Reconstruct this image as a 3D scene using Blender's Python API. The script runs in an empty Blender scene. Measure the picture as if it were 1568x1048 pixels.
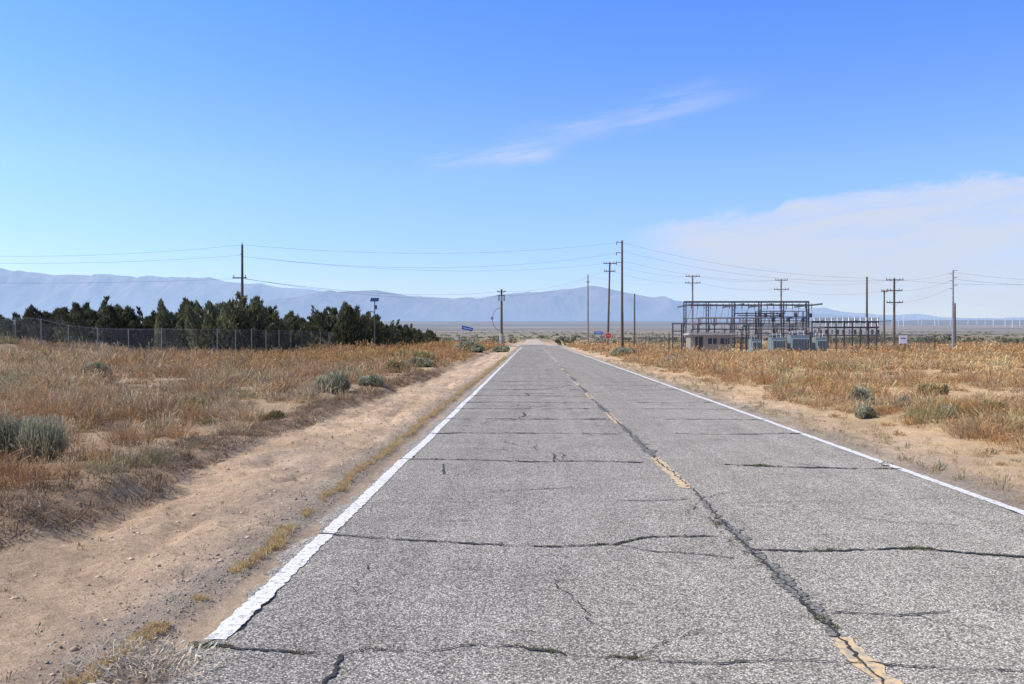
import bpy, math, random
import numpy as np
from mathutils import Vector
random.seed(4); RS=np.random.RandomState(7)
scene=bpy.context.scene
H=1.75; F=1306.0
# ------------------------------------------------------------ helpers
def vn_table(seed): return np.random.RandomState(seed).rand(256,256)
TB=[vn_table(i) for i in range(6)]
def vnoise(x,y,s=0):
    x=np.asarray(x,float); y=np.asarray(y,float)
    xi=np.floor(x).astype(int); yi=np.floor(y).astype(int); fx=x-xi; fy=y-yi
    fx=fx*fx*(3-2*fx); fy=fy*fy*(3-2*fy); t=TB[s%6]
    a=t[xi%256,yi%256]; b=t[(xi+1)%256,yi%256]; c=t[xi%256,(yi+1)%256]; d=t[(xi+1)%256,(yi+1)%256]
    return (a*(1-fx)+b*fx)*(1-fy)+(c*(1-fx)+d*fx)*fy
def fbm(x,y,s=0,o=4):
    r=0;a=.5;t=0
    for i in range(o):
        r=r+a*vnoise(x*2**i+17.3*i,y*2**i+9.1*i,s+i); t+=a; a*=.5
    return r/t
def sst(a,b,x):
    t=np.clip((x-a)/(b-a),0,1); return t*t*(3-2*t)
PD=np.array([-3000,0,250,400,600,1000,2000,4000,7000,10000,16000.])
PE=np.array([0,0,0,-4.8,-1.5,2.5,8,14,19,23,26.])
PZ=np.where(PD<=250,0,H+PE/F*PD); PZ[PD<=250]=0
def wobf(y): return (fbm(y*.35,y*0+3,1)-.5)*.9
def ground_z(x,y):
    x=np.asarray(x,float); y=np.asarray(y,float)
    z=np.interp(y,PD,PZ)
    near=1-sst(150,320,y)
    wob=wobf(y)
    L=sst(4.3,4.75,-x+wob+(fbm(y*1.8,x*0,4)-.5)*.5); R=sst(5.9,7.0,x+wob)
    fieldn=(fbm(x*.35,y*.35,2)-.45)*.30+(fbm(x*1.7,y*1.7,3)-.5)*.12
    z=z+near*(L*(.13+fieldn)+R*(.03+fieldn*.7))
    z=z+near*.10*sst(12,45,-x)
    z=z+1.0*np.exp(-((x+42)/8)**2-((y-66)/6)**2)
    sh=(sst(2.0,2.5,-x)*(1-L)+sst(5.0,5.4,x)*(1-R))*near
    gm_=sst(.38,.62,fbm(x*.5+9,y*.35,5)); wd=(fbm(y*.25,y*0+20,2)-.5)*.9
    z=z+sh*((fbm(x*2.2,y*1.3,4)-.5)*.11+(fbm(x*7,y*6,1,4)-.5)*.075 +gm_*(-.06*np.exp(-((x+3.05+wd)/.14)**2)-.07*np.exp(-((x+3.85+wd)/.18)**2)))
    onroad=sst(-2.32,-2.05,x)*(1-sst(4.95,5.2,x))*(1-sst(160,168,y))
    z=z-onroad*.04
    return z
def mkmesh(name,V,Fc,C=None,mat=None,smooth=False):
    V=np.ascontiguousarray(V,dtype=np.float32); Fc=np.ascontiguousarray(Fc,dtype=np.int32); n,k=Fc.shape
    me=bpy.data.meshes.new(name); me.vertices.add(len(V)); me.vertices.foreach_set('co',V.ravel())
    me.loops.add(n*k); me.loops.foreach_set('vertex_index',Fc.ravel())
    me.polygons.add(n); me.polygons.foreach_set('loop_start',np.arange(0,n*k,k,dtype=np.int32))
    me.update(calc_edges=True)
    if C is not None:
        a=me.color_attributes.new('Col','FLOAT_COLOR','POINT')
        CC=np.ones((len(V),4),np.float32); CC[:,:C.shape[1]]=C; a.data.foreach_set('color',CC.ravel())
    if smooth: me.polygons.foreach_set('use_smooth',np.ones(n,bool))
    if mat: me.materials.append(mat)
    return me
def link(name,me,loc=(0,0,0),rz=0,parent=None):
    o=bpy.data.objects.new(name,me); o.location=loc; o.rotation_euler[2]=rz
    scene.collection.objects.link(o)
    if parent: o.parent=parent
    return o
def grid(xs,ys):
    nx,ny=len(xs),len(ys); X,Y=np.meshgrid(xs,ys); i=np.arange(nx*ny).reshape(ny,nx)
    Q=np.stack([i[:-1,:-1],i[:-1,1:],i[1:,1:],i[1:,:-1]],-1).reshape(-1,4)
    return X.ravel(),Y.ravel(),Q
class MB:
    def __init__(s): s.V=[];s.F=[];s.M=[];s.mats=[]
    def mi(s,m):
        if m not in s.mats: s.mats.append(m)
        return s.mats.index(m)
    def box(s,c,d,m,rz=0,rx=0):
        b=len(s.V); cr,sr=math.cos(rz),math.sin(rz); cx,sx=math.cos(rx),math.sin(rx)
        for k in range(8):
            x=(k&1)-.5; y=((k>>1)&1)-.5; z=((k>>2)&1)-.5
            x*=d[0];y*=d[1];z*=d[2]; y,z=y*cx-z*sx,y*sx+z*cx
            s.V.append((c[0]+x*cr-y*sr,c[1]+x*sr+y*cr,c[2]+z))
        for f in ((0,2,3,1),(4,5,7,6),(0,1,5,4),(2,6,7,3),(0,4,6,2),(1,3,7,5)):
            s.F.append([b+i for i in f]); s.M.append(s.mi(m))
    def cyl(s,p0,p1,r0,r1,m,n=8):
        p0=Vector(p0);p1=Vector(p1); d=(p1-p0).normalized()
        a=d.orthogonal().normalized(); c=d.cross(a); b=len(s.V)
        for p,r in ((p0,r0),(p1,r1)):
            for i in range(n):
                t=2*math.pi*i/n; s.V.append(tuple(p+a*r*math.cos(t)+c*r*math.sin(t)))
        k=s.mi(m)
        for i in range(n):
            j=(i+1)%n; s.F.append([b+i,b+j,b+n+j,b+n+i]); s.M.append(k)
        s.F.append([b+n+i for i in range(n)]); s.M.append(k)
        s.F.append([b+n-1-i for i in range(n)]); s.M.append(k)
    def poly(s,pts,m):
        b=len(s.V); s.V+= [tuple(p) for p in pts]; s.F.append(list(range(b,b+len(pts)))); s.M.append(s.mi(m))
    def mesh(s,name):
        me=bpy.data.meshes.new(name); me.from_pydata(s.V,[],s.F)
        for m in s.mats: me.materials.append(m)
        me.polygons.foreach_set('material_index',s.M); me.update(); return me
    def obj(s,name,loc=(0,0,0),rz=0,parent=None): return link(name,s.mesh(name),loc,rz,parent)
# ------------------------------------------------------------ materials
def newmat(name):
    m=bpy.data.materials.new(name); m.use_nodes=True; nt=m.node_tree; nt.nodes.clear()
    try: m.cycles.emission_sampling='NONE'
    except Exception: pass
    return m,nt
def N(nt,t,**k):
    n=nt.nodes.new(t)
    for a,b in k.items(): setattr(n,a,b)
    return n
def simple(name,col,rough=.7,metal=0,var=.25,scale=6.):
    m,nt=newmat(name); o=N(nt,'ShaderNodeOutputMaterial'); p=N(nt,'ShaderNodeBsdfPrincipled'); p.inputs['Roughness'].default_value=rough; p.inputs['Metallic'].default_value=metal
    tc=N(nt,'ShaderNodeTexCoord'); no=N(nt,'ShaderNodeTexNoise'); no.inputs['Scale'].default_value=scale; no.inputs['Detail'].default_value=5
    nt.links.new(tc.outputs['Object'],no.inputs['Vector'])
    r=N(nt,'ShaderNodeValToRGB'); r.color_ramp.elements[0].position=.3; r.color_ramp.elements[1].position=.7
    r.color_ramp.elements[0].color=[c*(1-var) for c in col]+[1]; r.color_ramp.elements[1].color=[min(1,c*(1+var)) for c in col]+[1]
    nt.links.new(no.outputs['Fac'],r.inputs['Fac']); nt.links.new(r.outputs['Color'],p.inputs['Base Color']); nt.links.new(p.outputs[0],o.inputs[0])
    return m
wood=simple('weathered_wood',(.12,.085,.06),.9); woodp=simple('pale_wood',(.26,.22,.18),.9)
steel=simple('galvanised_steel',(.30,.31,.32),.5,.3); dsteel=simple('dark_steel',(.085,.09,.10),.6,.2)
ins=simple('porcelain',(.16,.10,.08),.3); wirem=simple('wire_metal',(.13,.14,.15),.5,.3)
whitep=simple('white_metal_paint',(.75,.75,.74),.5,var=.06); trafo=simple('transformer_paint',(.24,.30,.31),.5,var=.1)
beige=simple('beige_block',(.34,.29,.23),.9,var=.1); roofm=simple('roof_metal',(.45,.41,.36),.6,var=.1); darkm=simple('dark_opening',(.03,.03,.035),.5)
redm=simple('sign_red',(.55,.02,.02),.4,var=.05); bluem=simple('sign_blue',(.03,.12,.45),.4,var=.05); solarm=simple('solar_cell',(.02,.03,.07),.2)
rust=simple('rusty_steel',(.17,.12,.09),.8); concrete=simple('concrete',(.38,.36,.33),.9); fpost=simple('fence_post_steel',(.24,.225,.20),.8)
def colmat(name,transl=.3):
    m,nt=newmat(name); o=N(nt,'ShaderNodeOutputMaterial'); a=N(nt,'ShaderNodeAttribute',attribute_name='Col')
    d=N(nt,'ShaderNodeBsdfDiffuse'); nt.links.new(a.outputs['Color'],d.inputs['Color'])
    if transl:
        t=N(nt,'ShaderNodeBsdfTranslucent'); x=N(nt,'ShaderNodeMixShader'); x.inputs[0].default_value=transl
        nt.links.new(a.outputs['Color'],t.inputs['Color'])
        nt.links.new(d.outputs[0],x.inputs[1]); nt.links.new(t.outputs[0],x.inputs[2]); nt.links.new(x.outputs[0],o.inputs[0])
    else: nt.links.new(d.outputs[0],o.inputs[0])
    return m
grassm=colmat('dry_grass_blades',.3); leafm=colmat('leaf_foliage',.25); stonem=colmat('stone',0)
def ground_mat():
    m,nt=newmat('desert_ground'); L=nt.links.new
    o=N(nt,'ShaderNodeOutputMaterial'); a=N(nt,'ShaderNodeAttribute',attribute_name='Col'); tc=N(nt,'ShaderNodeTexCoord')
    def noi(s,d=6,r=.6):
        n=N(nt,'ShaderNodeTexNoise'); n.inputs['Scale'].default_value=s; n.inputs['Detail'].default_value=d; n.inputs['Roughness'].default_value=r; L(tc.outputs['Object'],n.inputs['Vector']); return n.outputs['Fac']
    def mr(s,a0,a1,b0,b1):
        n=N(nt,'ShaderNodeMapRange'); L(s,n.inputs[0])
        for i,v in enumerate((a0,a1,b0,b1)): n.inputs[i+1].default_value=v
        return n.outputs[0]
    def mul(x,y):
        n=N(nt,'ShaderNodeMath',operation='MULTIPLY'); L(x,n.inputs[0]); L(y,n.inputs[1]); return n.outputs[0]
    f=mul(mul(mr(noi(1.1,4),.3,.7,.82,1.16),mr(noi(14,6,.7),.3,.7,.76,1.2)),mr(noi(90,2),.3,.7,.8,1.18))
    vo=N(nt,'ShaderNodeTexVoronoi'); vo.inputs['Scale'].default_value=42; L(tc.outputs['Object'],vo.inputs['Vector'])
    f=mul(f,mr(vo.outputs['Distance'],.06,.28,.70,1.03))
    vm=N(nt,'ShaderNodeVectorMath',operation='SCALE'); L(a.outputs['Color'],vm.inputs[0]); L(f,vm.inputs['Scale'])
    d=N(nt,'ShaderNodeBsdfDiffuse'); L(vm.outputs[0],d.inputs['Color'])
    b=N(nt,'ShaderNodeBump'); b.inputs['Strength'].default_value=1.; b.inputs['Distance'].default_value=.06
    L(noi(9,8,.76),b.inputs['Height']); L(b.outputs[0],d.inputs['Normal'])
    e=N(nt,'ShaderNodeEmission'); e.inputs['Color'].default_value=(.32,.42,.62,1); e.inputs['Strength'].default_value=.95  # bluish glow imitates airlight over the far ground, mixed in by alpha
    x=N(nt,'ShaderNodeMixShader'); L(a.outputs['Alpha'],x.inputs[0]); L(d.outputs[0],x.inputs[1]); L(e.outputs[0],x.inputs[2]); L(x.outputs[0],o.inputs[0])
    return m
def asphalt_mat():
    m,nt=newmat('old_asphalt'); L=nt.links.new
    o=N(nt,'ShaderNodeOutputMaterial'); p=N(nt,'ShaderNodeBsdfDiffuse'); p.inputs['Roughness'].default_value=.6; tc=N(nt,'ShaderNodeTexCoord')
    def noi(s,d=4,r=.6,sc=None):
        n=N(nt,'ShaderNodeTexNoise'); n.inputs['Scale'].default_value=s; n.inputs['Detail'].default_value=d; n.inputs['Roughness'].default_value=r
        if sc:
            mp=N(nt,'ShaderNodeMapping'); mp.inputs['Scale'].default_value=sc; L(tc.outputs['Object'],mp.inputs[0]); L(mp.outputs[0],n.inputs['Vector'])
        else: L(tc.outputs['Object'],n.inputs['Vector'])
        return n.outputs['Fac']
    def mr(s,a0,a1,b0,b1):
        n=N(nt,'ShaderNodeMapRange'); L(s,n.inputs[0])
        for i,v in enumerate((a0,a1,b0,b1)): n.inputs[i+1].default_value=v
        return n.outputs[0]
    def mul(x,y):
        n=N(nt,'ShaderNodeMath',operation='MULTIPLY'); L(x,n.inputs[0]); L(y,n.inputs[1]); return n.outputs[0]
    vo=N(nt,'ShaderNodeTexVoronoi'); vo.inputs['Scale'].default_value=85; L(tc.outputs['Object'],vo.inputs['Vector'])
    sp=N(nt,'ShaderNodeSeparateColor'); L(vo.outputs['Color'],sp.inputs[0])
    g=mr(sp.outputs[0],0,1,.45,1.60)
    g=mul(g,mr(vo.outputs['Distance'],.2,.62,1.14,.42))
    g=mul(g,mr(noi(130,2),.35,.65,.74,1.26))
    g=mul(g,mr(noi(.9,6,.65),.3,.7,.88,1.12)); g=mul(g,mr(noi(6,6,.7),.3,.7,.88,1.12)); g=mul(g,mr(noi(1.,4,.6,(3.0,.08,1)),.3,.7,.90,1.10))
    vm=N(nt,'ShaderNodeVectorMath',operation='SCALE'); vm.inputs[0].default_value=(.49,.445,.37); L(g,vm.inputs['Scale'])
    L(vm.outputs[0],p.inputs['Color'])
    b=N(nt,'ShaderNodeBump'); b.inputs['Strength'].default_value=.5; b.inputs['Distance'].default_value=.006; L(vo.outputs['Distance'],b.inputs['Height']); b.invert=True; L(b.outputs[0],p.inputs['Normal'])
    L(p.outputs[0],o.inputs[0]); return m
def paint_mat(name,col,under,worn,sc=28):
    m,nt=newmat(name); L=nt.links.new
    o=N(nt,'ShaderNodeOutputMaterial'); p=N(nt,'ShaderNodeBsdfPrincipled'); p.inputs['Roughness'].default_value=.8; tc=N(nt,'ShaderNodeTexCoord')
    n=N(nt,'ShaderNodeTexNoise'); n.inputs['Scale'].default_value=sc; n.inputs['Detail'].default_value=8; n.inputs['Roughness'].default_value=.78; L(tc.outputs['Object'],n.inputs['Vector'])
    r=N(nt,'ShaderNodeMapRange'); L(n.outputs['Fac'],r.inputs[0]); r.inputs[1].default_value=worn; r.inputs[2].default_value=worn+.07
    x=N(nt,'ShaderNodeMix',data_type='RGBA'); L(r.outputs[0],x.inputs[0]); x.inputs[6].default_value=under+(1,); x.inputs[7].default_value=col+(1,)
    L(x.outputs[2],p.inputs['Base Color']); L(p.outputs[0],o.inputs[0]); return m
gm=ground_mat(); am=asphalt_mat()
whitel=paint_mat('worn_white_paint',(.76,.74,.69),(.38,.35,.30),.42)
yell=paint_mat('worn_yellow_paint',(.70,.50,.25),(.38,.33,.25),.45,20)
crackm=simple('crack_void',(.045,.04,.033),.95,var=.4,scale=20); sealm=paint_mat('crumbled_seam',(.06,.055,.045),(.28,.26,.22),.47,45)
# ------------------------------------------------------------ ground
def graded(a,b,step,far,g):
    v=list(np.arange(a,b+1e-6,step)); s=step
    while v[-1]<far: s*=g; v.append(v[-1]+s)
    return v
xr=graded(0,16,.12,16000,1.09); xl=[-q for q in graded(0,5,.05,5,1.5)][::-1][:-1]; xl=[-q for q in graded(5,24,.09,16000,1.09)][::-1][:-1]+xl
xl=sorted(set([round(q,4) for q in xl]))
ys=[-q for q in graded(3,4,.3,1500,1.3)][::-1][:-1]+graded(-3,4,.3,4,1.5)[:-1]+graded(4,12,.06,12,1.5)[:-1]+graded(12,24,.1,16000,1.035)
ys=sorted(set([round(q,4) for q in ys]))
gx,gy,gq=grid(np.array([q for q in xl if q<-.001]+xr),np.array(ys))
gz=ground_z(gx,gy)
wob=wobf(gy)
Lm=sst(4.3,4.8,-gx+wob); Rm=sst(5.8,7.2,gx+wob+(fbm(gx*2,gy*2,5)-.5)*2)
sand=np.array([.61,.44,.285]); soilL=np.array([.44,.315,.20]); soilR=np.array([.62,.43,.235]); litter=np.array([.20,.145,.10])
n1=fbm(gx*.8,gy*.5,2)[:,None]
col=sand*(.75+.5*n1)
edge=(np.exp(-((gx+2.30+(fbm(gy*1.5,gy*0,2)-.5)*.3)/.34)**2)+np.exp(-((gx-5.15)/.3)**2))[:,None]
col=col*(1-edge*.7)+np.array([.31,.27,.22])*edge*.7
gp=(sst(.5,.65,fbm(gx*1.1+3,gy*.4,3))*.35)[:,None]; col=col*(1-gp)+np.array([.36,.30,.235])*gp
col=col*(1-Lm[:,None])+soilL*(.8+.4*n1)*Lm[:,None]
col=col*(1-Rm[:,None])+soilR*(.8+.4*n1)*Rm[:,None]
lit=(np.exp(-((gx+4.85-wob)/.42)**2)*sst(.35,.6,fbm(gx*1.3,gy*1.3,4)))[:,None]*.8
col=col*(1-lit)+litter*lit
mo=np.exp(-((gx+42)/9)**2-((gy-66)/6)**2)[:,None]; col=col*(1-mo*.8)+np.array([.2,.17,.14])*mo*.8
far=sst(160,420,gy)[:,None]; lg=np.log(np.maximum(gy,1)); gyy=np.maximum(gy,60)
bn=fbm(gx/gyy*2.2+5,lg*9,3,5)[:,None]
vcol=np.array([.34,.25,.16])*(.45+bn); green=np.array([.10,.10,.065])
s2=sst(.44,.58,fbm(gx/gyy*3,lg*16,1,4))[:,None]; vcol=vcol*(1-s2*.8)+green*s2*.8
s3=sst(.62,.72,fbm(gx/gyy*3+9,lg*22,4,3))[:,None]*.7; vcol=vcol*(1-s3)+np.array([.50,.40,.29])*s3
col=col*(1-far)+vcol*far
hz=np.interp(gy,[0,300,800,2000,5000,9000,14000],[0,0.02,.15,.36,.58,.74,.84])  # painted haze share, growing with distance along the road axis
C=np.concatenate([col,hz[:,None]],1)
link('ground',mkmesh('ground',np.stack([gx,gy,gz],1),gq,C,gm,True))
# ------------------------------------------------------------ roads
yr=np.array(graded(-12,40,.10,164,1.03)); yr[-1]=165
ne=27; rows=len(yr)
le=-2.10+(fbm(yr*1.4,yr*0,2)-.5)*.34+(fbm(yr*7,yr*0+5,3)-.5)*.18; re=5.12+(fbm(yr*1.2,yr*0+8,4)-.5)*.22+(fbm(yr*6,yr*0+3,3)-.5)*.1
fl=sst(140,163,yr); le=le-fl*4; re=re+fl*5
t=np.linspace(0,1,ne)
X=le[:,None]*(1-t)+re[:,None]*t; Y=np.repeat(yr[:,None],ne,1)
def road_z(x,y): return .012+(fbm(np.asarray(x)*.5,np.asarray(y)*.4,5)-.5)*.012
Z=road_z(X,Y); Z[:,0]=-.06; Z[:,-1]=-.06
idx=np.arange(rows*ne).reshape(rows,ne); Q=np.stack([idx[:-1,:-1],idx[:-1,1:],idx[1:,1:],idx[1:,:-1]],-1).reshape(-1,4)
link('asphalt_road',mkmesh('asphalt_road',np.stack([X.ravel(),Y.ravel(),Z.ravel()],1),Q,None,am,False))
xc=np.linspace(-70,80,60); a0,a1,q=grid(xc,np.linspace(163.5,172,6))
link('crossing_road',mkmesh('crossing_road',np.stack([a0,a1,np.full_like(a0,.05)],1),q,None,simple('pale_asphalt',(.46,.42,.36),.9,var=.1)))
a0,a1,q=grid(np.linspace(-2.5,3.0,5),np.linspace(172.5,420,40))
link('dirt_track',mkmesh('dirt_track',np.stack([a0,a1,ground_z(a0,a1)+.12],1),q,None,simple('pale_dirt',(.48,.39,.29),.95,var=.1)))
def strip(cx,y0,y1,w,step=.06,rag=.016,dz=.006):
    yy=np.arange(y0,y1,step) if y1-y0<30 else np.array(graded(y0,y0+25,step,y1,1.03))
    yy=yy[yy<=y1]; c=cx(yy) if callable(cx) else np.full_like(yy,cx)
    l=c-w/2+(RS.rand(len(yy))-.5)*rag; r=c+w/2+(RS.rand(len(yy))-.5)*rag
    X=np.stack([l,c,r],1); Y=np.repeat(yy[:,None],3,1)+(RS.rand(len(yy),3)-.5)*step*.3; Z=road_z(X,Y)+dz
    n=len(yy); i=np.arange(n*3).reshape(n,3); Q=np.stack([i[:-1,:-1],i[:-1,1:],i[1:,1:],i[1:,:-1]],-1).reshape(-1,4)
    return np.stack([X.ravel(),Y.ravel(),Z.ravel()],1),Q
def joinq(parts):
    V=[];Q=[];b=0
    for v,q in parts: V.append(v);Q.append(q+b);b+=len(v)
    return np.concatenate(V),np.concatenate(Q)
lx=lambda y:-1.82+(fbm(y*.5,y*0,1)-.5)*.05+np.where(y>12.05,.03,0)
V,Q=strip(lx,4.87,150,.13,step=.04,rag=.024); link('white_edge_line',mkmesh('white_edge_line',V,Q,None,whitel))
V,Q=strip(4.87,-8,150,.115); link('white_edge_line',mkmesh('white_edge_line',V,Q,None,whitel))
cxf=lambda y:1.80-.12*sst(6,30,y)+(fbm(np.asarray(y)*.6,np.asarray(y)*0+2,2)-.5)*.10
cdash=lambda y:1.79-.12*sst(6,30,y)
parts=[]
for e in [5.02,12.4,19.7,26.6,33.2]+[33.2+7.1*k for k in range(1,15)]: parts.append(strip(cdash,e-2.55,e,.13,rag=.05,dz=.0055))
V,Q=joinq(parts); link('yellow_centre_dashes',mkmesh('yellow_centre_dashes',V,Q,None,yell))
def crack(pts,w,jit=.03,step=.025,dz=.009):
    P=[]
    for a,b in zip(pts[:-1],pts[1:]):
        n=max(2,int(math.dist(a,b)/step))
        for k in range(n): s=k/n; P.append((a[0]*(1-s)+b[0]*s,a[1]*(1-s)+b[1]*s))
    P.append(pts[-1]); P=np.array(P); n=len(P); D=np.gradient(P,axis=0); D/=np.linalg.norm(D,axis=1)[:,None]+1e-9; Nn=np.stack([-D[:,1],D[:,0]],1)
    s=np.arange(n)*step+RS.rand()*90
    P=P+Nn*((fbm(s*2.2,s*0,2)-.5)*jit*2.6+(fbm(s*14,s*0,5,3)-.5)*jit*2.0+(RS.rand(n)-.5)*jit*.3)[:,None]
    ww=1.3*w*(.22+1.5*fbm(s*3,s*0+7,3)**1.4)*(.5+1.*RS.rand(n)); ww[0]=ww[-1]=.001
    ww=ww*(.3+.7*(fbm(s*4+3,s*0+1,4)>.33))+.0008
    A=P+Nn*ww[:,None]/2; B=P-Nn*ww[:,None]/2
    XY=np.concatenate([A,B]); i=np.arange(n-1); Q=np.stack([i,i+n,i+n+1,i+1],1)
    return np.column_stack([XY,road_z(XY[:,0],XY[:,1])+dz]),Q
cr=[]
A=[(-1.95,4.80),(-1.38,4.69),(-1.08,4.65),(-.93,4.77),(-.63,4.72),(-.3,4.84),(-.05,4.78),(.3,4.67),(.53,4.65),(.86,4.58),(1.29,4.63),(1.75,4.61)]
cr.append(crack(A,.017)); cr.append(crack([(-1.08,4.65),(-1.0,4.45),(-1.02,4.2)],.018))
cr.append(crack([(1.8,4.6),(2.6,4.5),(3.6,4.62),(5,4.5)],.010))
B=[(-1.9,7.5),(-1.21,7.33),(-.69,7.21),(-.08,7.12),(.3,7.1),(.69,7.19),(1.03,7.47),(1.64,7.52)]
cr.append(crack(B,.024)); cr.append(crack([(.74,7.16),(.98,6.95),(1.29,6.89),(1.61,6.78)],.014))
cr.append(crack([(1.8,7.01),(2.27,6.99),(2.73,7.05),(3.19,7.12),(3.63,6.93),(3.94,6.84),(5,6.9)],.029))
cr.append(crack([(1.9,5.45),(2.3,5.40),(2.65,5.5)],.010))
cr.append(crack([(-1.9,12.1),(-.9,12.1),(-.05,11.9),(.8,12.0),(1.55,11.9)],.042)); cr.append(crack([(2.6,11.7),(3.4,11.5),(4.9,11.35)],.046))
cr.append(crack([(.9,9.1),(1.7,9.2)],.016)); cr.append(crack([(-1.2,11.7),(-1.15,11.2),(-1.1,10.8)],.018))
cr.append(crack([(.3,11.9),(.32,12.8)],.016)); cr.append(crack([(-.5,9.6),(.5,9.9)],.012)); cr.append(crack([(-1.8,8.9),(-.4,9.0),(.2,8.7)],.006)); cr.append(crack([(2.1,9.0),(4.4,9.3)],.006))
cr.append(crack([(-.4,6.2),(.3,6.3),(.9,6.1)],.005)); cr.append(crack([(-1.2,5.8),(-1.25,6.6)],.006)); cr.append(crack([(2.2,8.9),(3,8.6)],.007))
# hairline branches
for k in range(46):
    x0=-1.7+6.4*RS.rand(); y0=4.6+RS.rand()**1.3*26; a=RS.rand()*6.28; ln=.3+.8*RS.rand(); x1=np.clip(x0+math.cos(a)*ln,-1.9,4.9); y1=y0+math.sin(a)*ln*1.2
    cr.append(crack([(x0,y0),((x0+x1)/2+RS.randn()*.08,(y0+y1)/2+RS.randn()*.08),(x1,y1)],.0035+y0*.0006,jit=.05))
yv=15.4
while yv<120:
    a=RS.rand(); o=(RS.rand()-.5)*.5; xe=1.6 if a<.75 else .2+RS.rand()
    cr.append(crack([(-1.9,yv),(-.4,yv+o*.8),(xe,yv-o*.5)],.030+.018*RS.rand()+yv*.0012,jit=.06,step=.06))
    if a<.6: cr.append(crack([(1.9+RS.rand(),yv+o),(3.3,yv-o*.3),(4.9,yv+o)],.03+yv*.001,jit=.06,step=.06))
    if a>.35: cr.append(crack([(-1+2*RS.rand(),yv),(-.8+2*RS.rand(),yv+1.2+RS.rand())],.024,jit=.07,step=.06))
    if a>.6: cr.append(crack([(-.5+RS.rand(),yv+1),(.5+RS.rand(),yv+1.2)],.06,jit=.05,step=.06))
    yv+=1.6+1.8*RS.rand()+yv*.013
sy=np.arange(2,60,1.0); cr.append(crack([(float(cxf(np.array(y))),float(y)) for y in sy],.018,jit=.035))
V,Q=joinq(cr); link('pavement_cracks',mkmesh('pavement_cracks',V,Q,None,crackm))
sm=[]
for a,b,w in ((5.0,5.9,.08),(5.7,6.9,.14),(6.9,7.8,.17),(7.7,8.4,.07),(8.5,9.6,.07),(12.5,14.0,.13),(13.8,16.2,.14),(16.2,17,.08),(19.8,22,.13),(27,29,.12),(34,37,.12)):
    yy=np.linspace(a,b,8); sm.append(crack([(float(cxf(np.array(y)))+.01,float(y)) for y in yy],w*.8,jit=.04,step=.02,dz=.0072))
V,Q=joinq(sm); link('crumbled_centre_seam',mkmesh('crumbled_centre_seam',V,Q,None,sealm))
# ------------------------------------------------------------ grass
def tufts(P,R,Hh,n,w,col,flop=1.0,tipc=1.2,basec=.65,messy=0.):
    Nn=len(P); M=Nn*n; P=np.repeat(P,n,0); R=np.repeat(R,n); Hh=np.repeat(Hh,n); col=np.repeat(col,n,0)
    th=RS.rand(M)*2*np.pi; rr=np.sqrt(RS.rand(M))
    bx=np.stack([np.cos(th),np.sin(th)],1)*(rr*R*.55)[:,None]
    th2=th+(RS.rand(M)-.5)*1.2
    tx=np.stack([np.cos(th2),np.sin(th2)],1)*(rr*R*flop)[:,None]
    hz=Hh*(np.sqrt(np.clip(1-rr**2*.95,0,1))*.75+.25)*(.45+.6*RS.rand(M))
    b=P.copy(); b[:,:2]+=bx; tp=P.copy(); tp[:,:2]+=tx; tp[:,2]+=hz
    k=RS.rand(M)<.6; s=np.where(k,.35+.5*RS.rand(M),0)[:,None]; b=b*(1-s)+tp*s; b[:,2]-=np.where(k,0,.03)
    if messy:
        q=(RS.randn(M,3)*np.array([1,1,.45]))*(messy*Hh)[:,None]*k[:,None]; tp=tp+q
    a=RS.rand(M)*np.pi*2; wv=np.stack([np.cos(a),np.sin(a),(RS.rand(M)-.5)*.8],1)*(w*(.6+.8*RS.rand(M)))[:,None]
    fl=RS.rand(M)<.45
    A=np.where(fl[:,None],b,b-wv); Bq=np.where(fl[:,None],tp-wv,b+wv); Cq=np.where(fl[:,None],tp+wv,tp)
    V=np.stack([A,Bq,Cq],1).reshape(-1,3); j=(.7+.6*RS.rand(M))[:,None]
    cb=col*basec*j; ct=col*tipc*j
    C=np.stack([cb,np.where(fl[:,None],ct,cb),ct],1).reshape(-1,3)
    return V,np.clip(C,0,.85)
BUSHES=[(-6.55,11.0,.46,.60),(-5.6,24.2,.50,.58),(-5.0,26.5,.35,.4),(8.6,22.6,.36,.44),(7.05,18.2,.20,.24),(9.1,21.3,.2,.27),(8.3,17.4,.22,.30),(7.9,78,1.0,.8),(9.2,84,.9,.7),(-6.2,84,1.4,1.1),(-7.5,92,1.2,1.2),(8.7,54,.5,.5),(-17,33,.6,.6),(-5.9,45,.6,.5),(-3.7,100,1.0,.8),(11,65,.6,.5)]
GREENS=[(-6.1,38,.6,.6),(-6.6,52,.9,.85),(9.8,18.5,.3,.35),(12,26,.4,.35),(-7.5,19,.3,.35),(11,38,.45,.4),(-5.2,17,.22,.2),(-9,60,.9,.7)]
PAL=np.array([[.56,.40,.22],[.48,.33,.18],[.42,.25,.12],[.31,.24,.17],[.62,.48,.29],[.31,.30,.16]])
def pick(x,y,right):
    a=fbm(x*.18,y*.14,1); b=RS.rand(len(x)); c=fbm(x*.5+40,y*.5,3)
    k=np.where(a<.42,0,np.where(a<.48,1,np.where(a<.6,2,1)))
    k=np.where(b<.20,3,k); k=np.where(b>.84,4,k); k=np.where((c>.64)&(b>.45),5,k)
    col=PAL[k]*(.80+.40*RS.rand(len(x)))[:,None]
    if right: col=col*np.array([1.20,1.11,.96])
    else:
        band=(sst(30,55,y)*(1-sst(14,28,-x)))[:,None]*.65; col=col*(1-band)+np.array([.45,.25,.09])*(.8+.4*RS.rand(len(x)))[:,None]*band
    band=(sst(50,85,y)*sst(.38,.52,fbm(x*.06,y*.05,4)))[:,None]*.65; col=col*(1-band)+np.array([.48,.27,.11])*band
    return col
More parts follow.
